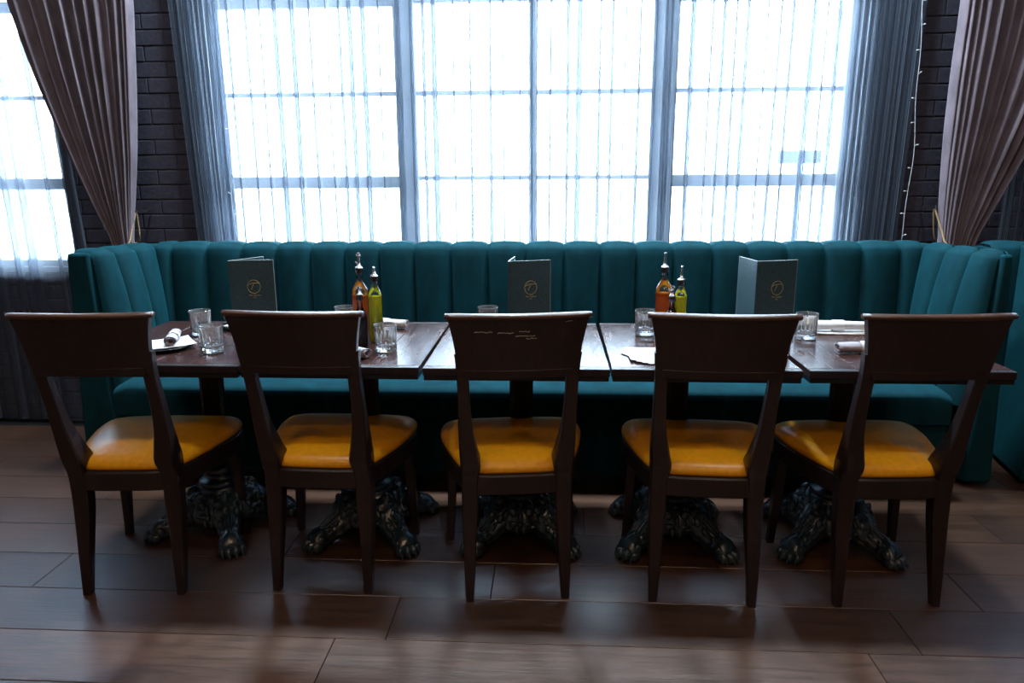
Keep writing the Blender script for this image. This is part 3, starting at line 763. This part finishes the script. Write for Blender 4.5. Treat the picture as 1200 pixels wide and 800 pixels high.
tumbler(.912, 2.600, 'clear cut-glass tumbler right of the rightmost menu', .1)
tumbler(-.792, 2.695, 'tumbler whose rim shows left of the left orange bottle', .1)
tumbler(-.242, 2.70, 'tumbler whose rim shows above the scratched chair', .2)
tumbler(.345, 2.648, 'tumbler left of the right orange bottle', .4)

def bottle(name, x, y, label, R_, zl, zsh, zn, ztip, liq, flip=False, neck=.0115):
    """heights above the table: zl liquid, zsh shoulder start, zn neck top, ztip pourer tip"""
    t = thing(name, label, 'bottle', (x, y, Z), 0, 'glass oil and vinegar bottles')
    sh = zsh + (zn - zsh) * .42
    p = [(R_ * .9, 0), (R_, .006), (R_, zsh), (R_ * .93, zsh + (sh - zsh) * .3), (R_ * .7, zsh + (sh - zsh) * .65), (neck + .003, sh), (neck, sh + .008), (neck, zn - .012), (neck + .003, zn - .010), (neck + .003, zn)]
    obj('glass_body', lathe(p, 32, cap=False), M['bglass'], t, True)
    def rad(z_):
        for (ra, za), (rb, zb) in zip(p, p[1:]):
            if za <= z_ <= zb: return ra + (rb - ra) * (z_ - za) / max(1e-6, zb - za)
        return R_
    lz = [.004] + [zl * k / 10 for k in range(1, 11)]
    obj('liquid', lathe([(rad(z_) - .002, z_) for z_ in lz], 28), M[liq], t, True)
    s = obj('stopper', lathe([(neck - .002, zn - .014), (neck - .002, zn), (neck + .001, zn + .001), (neck + .001, zn + .004), (neck - .001, zn + .006)], 20), M['rubber'], t, True)
    pr = [lathe([(neck + .002, zn + .004), (neck + .003, zn + .006), (neck, zn + .009), (.0062, zn + .012), (.0050, zn + .024), (.0036, ztip - .006), (.0034, ztip)], 16)]
    if flip:
        pr += [tube([(-.003, 0, zn + .02), (-.010, 0, zn + .026), (-.012, 0, zn + .030)], .003, 8), ellipsoid((0, 0, ztip - .004), (.0085, .0085, .007), 10, 6)]
        obj('cap', ellipsoid((0, 0, ztip + .001), (.0075, .0075, .005), 10, 6), M['rubber'], t, True)
    obj('pourer', join(*pr), M['steel'], t, True)
bottle('vinegar_bottle', -.703, 2.60, 'orange vinegar bottle, left one, taller beside the yellow oil bottle', 0.0315, .150, .165, .248, .303, 'vinegar', True)
bottle('oil_bottle', -.625, 2.505, 'yellow oil bottle behind the tumbler, near the left orange bottle', 0.0255, .165, .17, .232, .270, 'oil')
bottle('vinegar_bottle', -.660, 2.43, 'dark bottle mostly hidden behind second chair, only pourer showing', .024, .10, .10, .178, .208, 'dark', True, .009)
bottle('vinegar_bottle', .402, 2.60, 'orange vinegar bottle, right one, behind the fourth chair', 0.031, .165, .176, .252, .31, 'vinegar')
bottle('oil_bottle', .462, 2.60, 'small yellow oil bottle right of the right orange bottle', 0.0235, .150, .158, .207, .262, 'oil')
bottle('vinegar_bottle', .412, 2.475, 'dark bottle mostly hidden behind fourth chair, only pourer showing', .024, .10, .10, .168, .205, 'dark', True, .009)

def menu(sx, sy, fx, fy, bx, by, label):
    """folded card standing on its edge: spine, front cover end, back cover end"""
    t = thing('menu', label, 'menu', (sx, sy, Z), 0, 'folded menus with gold emblem'); HM = .292; WM = .152
    for nm, ex, ey in (('front_cover', fx, fy), ('back_cover', bx, by)):
        a = math.atan2(ey - sy, ex - sx); Rm = Matrix.Rotation(a, 4, 'Z')
        c = obj(nm, xf(bevbox(.0012, WM, -.0015, .0015, 0, HM, .0008, 1), Rm), M['menu'], t)
        b_ = join(box(.001, WM + .0006, -.0018, .0018, HM - .0008, HM + .0006), box(WM - .0008, WM + .0008, -.0018, .0018, 0, HM))
        obj('edge_trim', xf(b_, Rm), M['edge'], c)
        if nm == 'front_cover':
            cx, cz, r, y = .080, HM - .094, .022, -.0021
            pts = [(cx + r * cos(q), y, cz + r * 1.08 * sin(q)) for q in [2 * pi * k / 40 for k in range(41)]]
            bar = [cr([(cx - r * .93, y, cz + .006), (cx - .004, y, cz + .0125), (cx + r * .95, y, cz + .0118)], k / 10) for k in range(11)]
            stem = [(cx - .0005, y, cz + .010), (cx - .0095, y, cz - .010)]
            em = join(tube(pts, .0010, 6), tube(bar, .0009, 6), tube(stem, .0009, 6))
            obj('emblem', xf(em, Rm), M['gold'], c)
            for txt, size, zz in (('The Cotton', .0085, cz - .0335), ('CAFE', .0045, cz - .0405)):
                cu = bpy.data.curves.new('lettering', 'FONT'); cu.body = txt; cu.size = size; cu.align_x = 'CENTER'; cu.extrude = .0001; cu.shear = .35 if size > .006 else 0
                tmp = bpy.data.objects.new('lettering', cu); C.objects.link(tmp)
                me = bpy.data.meshes.new_from_object(tmp.evaluated_get(bpy.context.evaluated_depsgraph_get())); bpy.data.objects.remove(tmp)
                me.transform(Rm @ Matrix.Translation((cx, -.0019, zz)) @ Matrix.Rotation(pi / 2, 4, 'X')); me.materials.clear(); me.materials.append(M['gold'])
                o = bpy.data.objects.new('lettering', me); C.objects.link(o); o.parent = c
    obj('spine', lathe([(.0024, 0), (.0024, HM)], 10), M['menu'], t)
menu(-1.140, 2.495, -.985, 2.53, -1.068, 2.625, 'dark green standing menu with gold T emblem, leftmost of three')
menu(-.150, 2.480, -.008, 2.527, -.135, 2.63, 'dark green standing menu with gold T emblem, behind the scratched chair')
menu(.694, 2.487, .842, 2.532, .672, 2.63, 'dark green standing menu with gold T emblem, rightmost of three')

def roll(x, y, z_, rz, label, L=.20, r=.019, mat='lilac'):
    """linen napkin rolled into a spiral, one end open to the viewer, slightly flattened"""
    t = thing('napkin_roll', label, 'napkin', (x, y, z_), rz, 'rolled napkins')
    V, F = [], []; n = 72; turns = 2.6; NL = 14
    for j in range(NL + 1):
        f = j / NL; yy = L * (f - .0)
        for i in range(n + 1):
            a = i / n * turns * 2 * pi; rr = r * (.30 + .70 * i / n) * (1 + .05 * sin(3 * a + f * 6)) * (1 - .12 * f)
            V.append((rr * cos(a) * 1.08, yy + .004 * sin(a * 1.3), r * .93 + rr * sin(a) * .9))
    w = n + 1
    for j in range(NL):
        for i in range(n): a = j * w + i; F.append((a, a + 1, a + 1 + w, a + w))
    o = obj('linen', (V, F), M[mat], t, True); so = o.modifiers.new('thickness', 'SOLIDIFY'); so.thickness = .0018
    band = [(1.13 * r * cos(q), 0, r * .93 + r * .97 * sin(q)) for q in [2 * pi * k / 28 for k in range(29)]]
    Vb = [(p[0] * .975, L * .42, .001 + p[2]) for p in band] + [(p[0] * .955, L * .62, .001 + p[2]) for p in band]
    ob = obj('paper_band', (Vb, [(k, k + 1, k + 30, k + 29) for k in range(28)]), M['paper'], t, True)
    return t
def sheet(name, cx, cy, z_, w, d, rz, mat, label, cat, curl=.006, grp=None):
    def fn(u, v):
        x_ = (u - .5) * w; y_ = (v - .5) * d
        return (x_, y_, .0012 + curl * (abs(2 * u - 1) ** 3) * (abs(2 * v - 1) ** 3))
    o = obj(name, grid(fn, 12, 12), M[mat], None, True, (cx, cy, z_)); o.rotation_euler = (0, 0, rz)
    so = o.modifiers.new('thickness', 'SOLIDIFY'); so.thickness = .0008; so.offset = 1
    return tag(o, label, cat, grp)
def plate(x, y, label, R_=.095):
    o = obj('side_plate', lathe([(.0, 0), (R_ * .6, 0), (R_ * .65, .002), (R_ * .98, .011), (R_, .013), (R_ * .985, .0145), (R_ * .64, .0055), (R_ * .58, .004), (0, .004)], 48, cap=False), M['plate'], None, True, (x, y, Z))
    return tag(o, label, 'plate', 'side plates')
plate(-1.345, 2.385, 'dark side plate behind the leftmost chair'); 
sheet('folded_napkin', -1.335, 2.40, Z + .0145, .155, .155, .65, 'white', 'white square napkin on the dark plate at left', 'napkin', .004)
roll(-1.300, 2.345, Z + .0165, .35, 'grey rolled napkin on white napkin, behind the leftmost chair', .15)
plate(-1.20, 2.745, 'dark side plate behind the leftmost menu')
sheet('folded_napkin', -1.20, 2.75, Z + .0145, .145, .145, .1, 'white', 'white square napkin behind the leftmost menu', 'napkin', .004)
roll(-1.29, 2.76, Z + .0165, -1.45, 'grey rolled napkin poking out left of the leftmost menu', .16)
roll(-.600, 2.26, Z, .9, 'grey rolled napkin beside second chair, before the oil bottle', .17)
roll(-.565, 2.735, Z, 1.35, 'pale rolled napkin behind the oil bottle and tumbler', .17, .019, 'white')
sheet('menu_board', 1.055, 2.735, Z, .25, .14, -.05, 'board', 'beige card on the rear of the rightmost table', 'card', .002)
sheet('folded_napkin', 1.06, 2.73, Z + .0025, .20, .12, .0, 'white', 'white napkin under the roll at the rear of the rightmost table', 'napkin', .003)
roll(.955, 2.715, Z + .0065, -1.62, 'pale rolled napkin on a card, rear of the rightmost table', .21, .021, 'white')
roll(.945, 2.385, Z, -1.45, 'grey rolled napkin beside the rightmost chair, near the table seam', .17, .020)
for k in range(4):
    sheet('paper_sheet', .335 - .003 * k, 2.325 + .004 * k, Z + .0014 * k, .15, .17, .50 - .16 * k, 'paper',
          ['white paper at the bottom of the fan by fourth chair', 'white paper second from bottom of the fan by fourth chair', 'white paper second from top of the fan by fourth chair', 'white paper on top of the fan by fourth chair'][k], 'paper', .001, 'fanned white papers')

# ---------------------------------------------------------------- ceiling lamps
lp = None
for i, (x, y, w_) in enumerate(LAMPS):
    if lp is None:
        lp = t = thing('ceiling_light', 'x', 'lamp', (x, y, 3.75), 0, 'round ceiling lamps')
        obj('housing', lathe([(.17, -.10), (.175, -.09), (.175, -.001), (.02, 0)], 32), M['lamp'], t); obj('diffuser', lathe([(.0, -.104), (.15, -.104), (.15, -.101)], 32, cap=False), M['glow'], t)
    else: t = copy_tree(lp); t.location = (x, y, 3.75)
    t['label'] = 'round black ceiling lamp above the chairs, out of the picture' if w_ == 0 else 'round black ceiling lamp over the room behind the view' if w_ == 1 else 'added unseen lamp above the booth seat, standing in for window light'
    t['group'] = 'round ceiling lamps above the table row' if w_ == 0 else 'round ceiling lamps behind the view' if w_ == 1 else 'added unseen lamps above the booth'
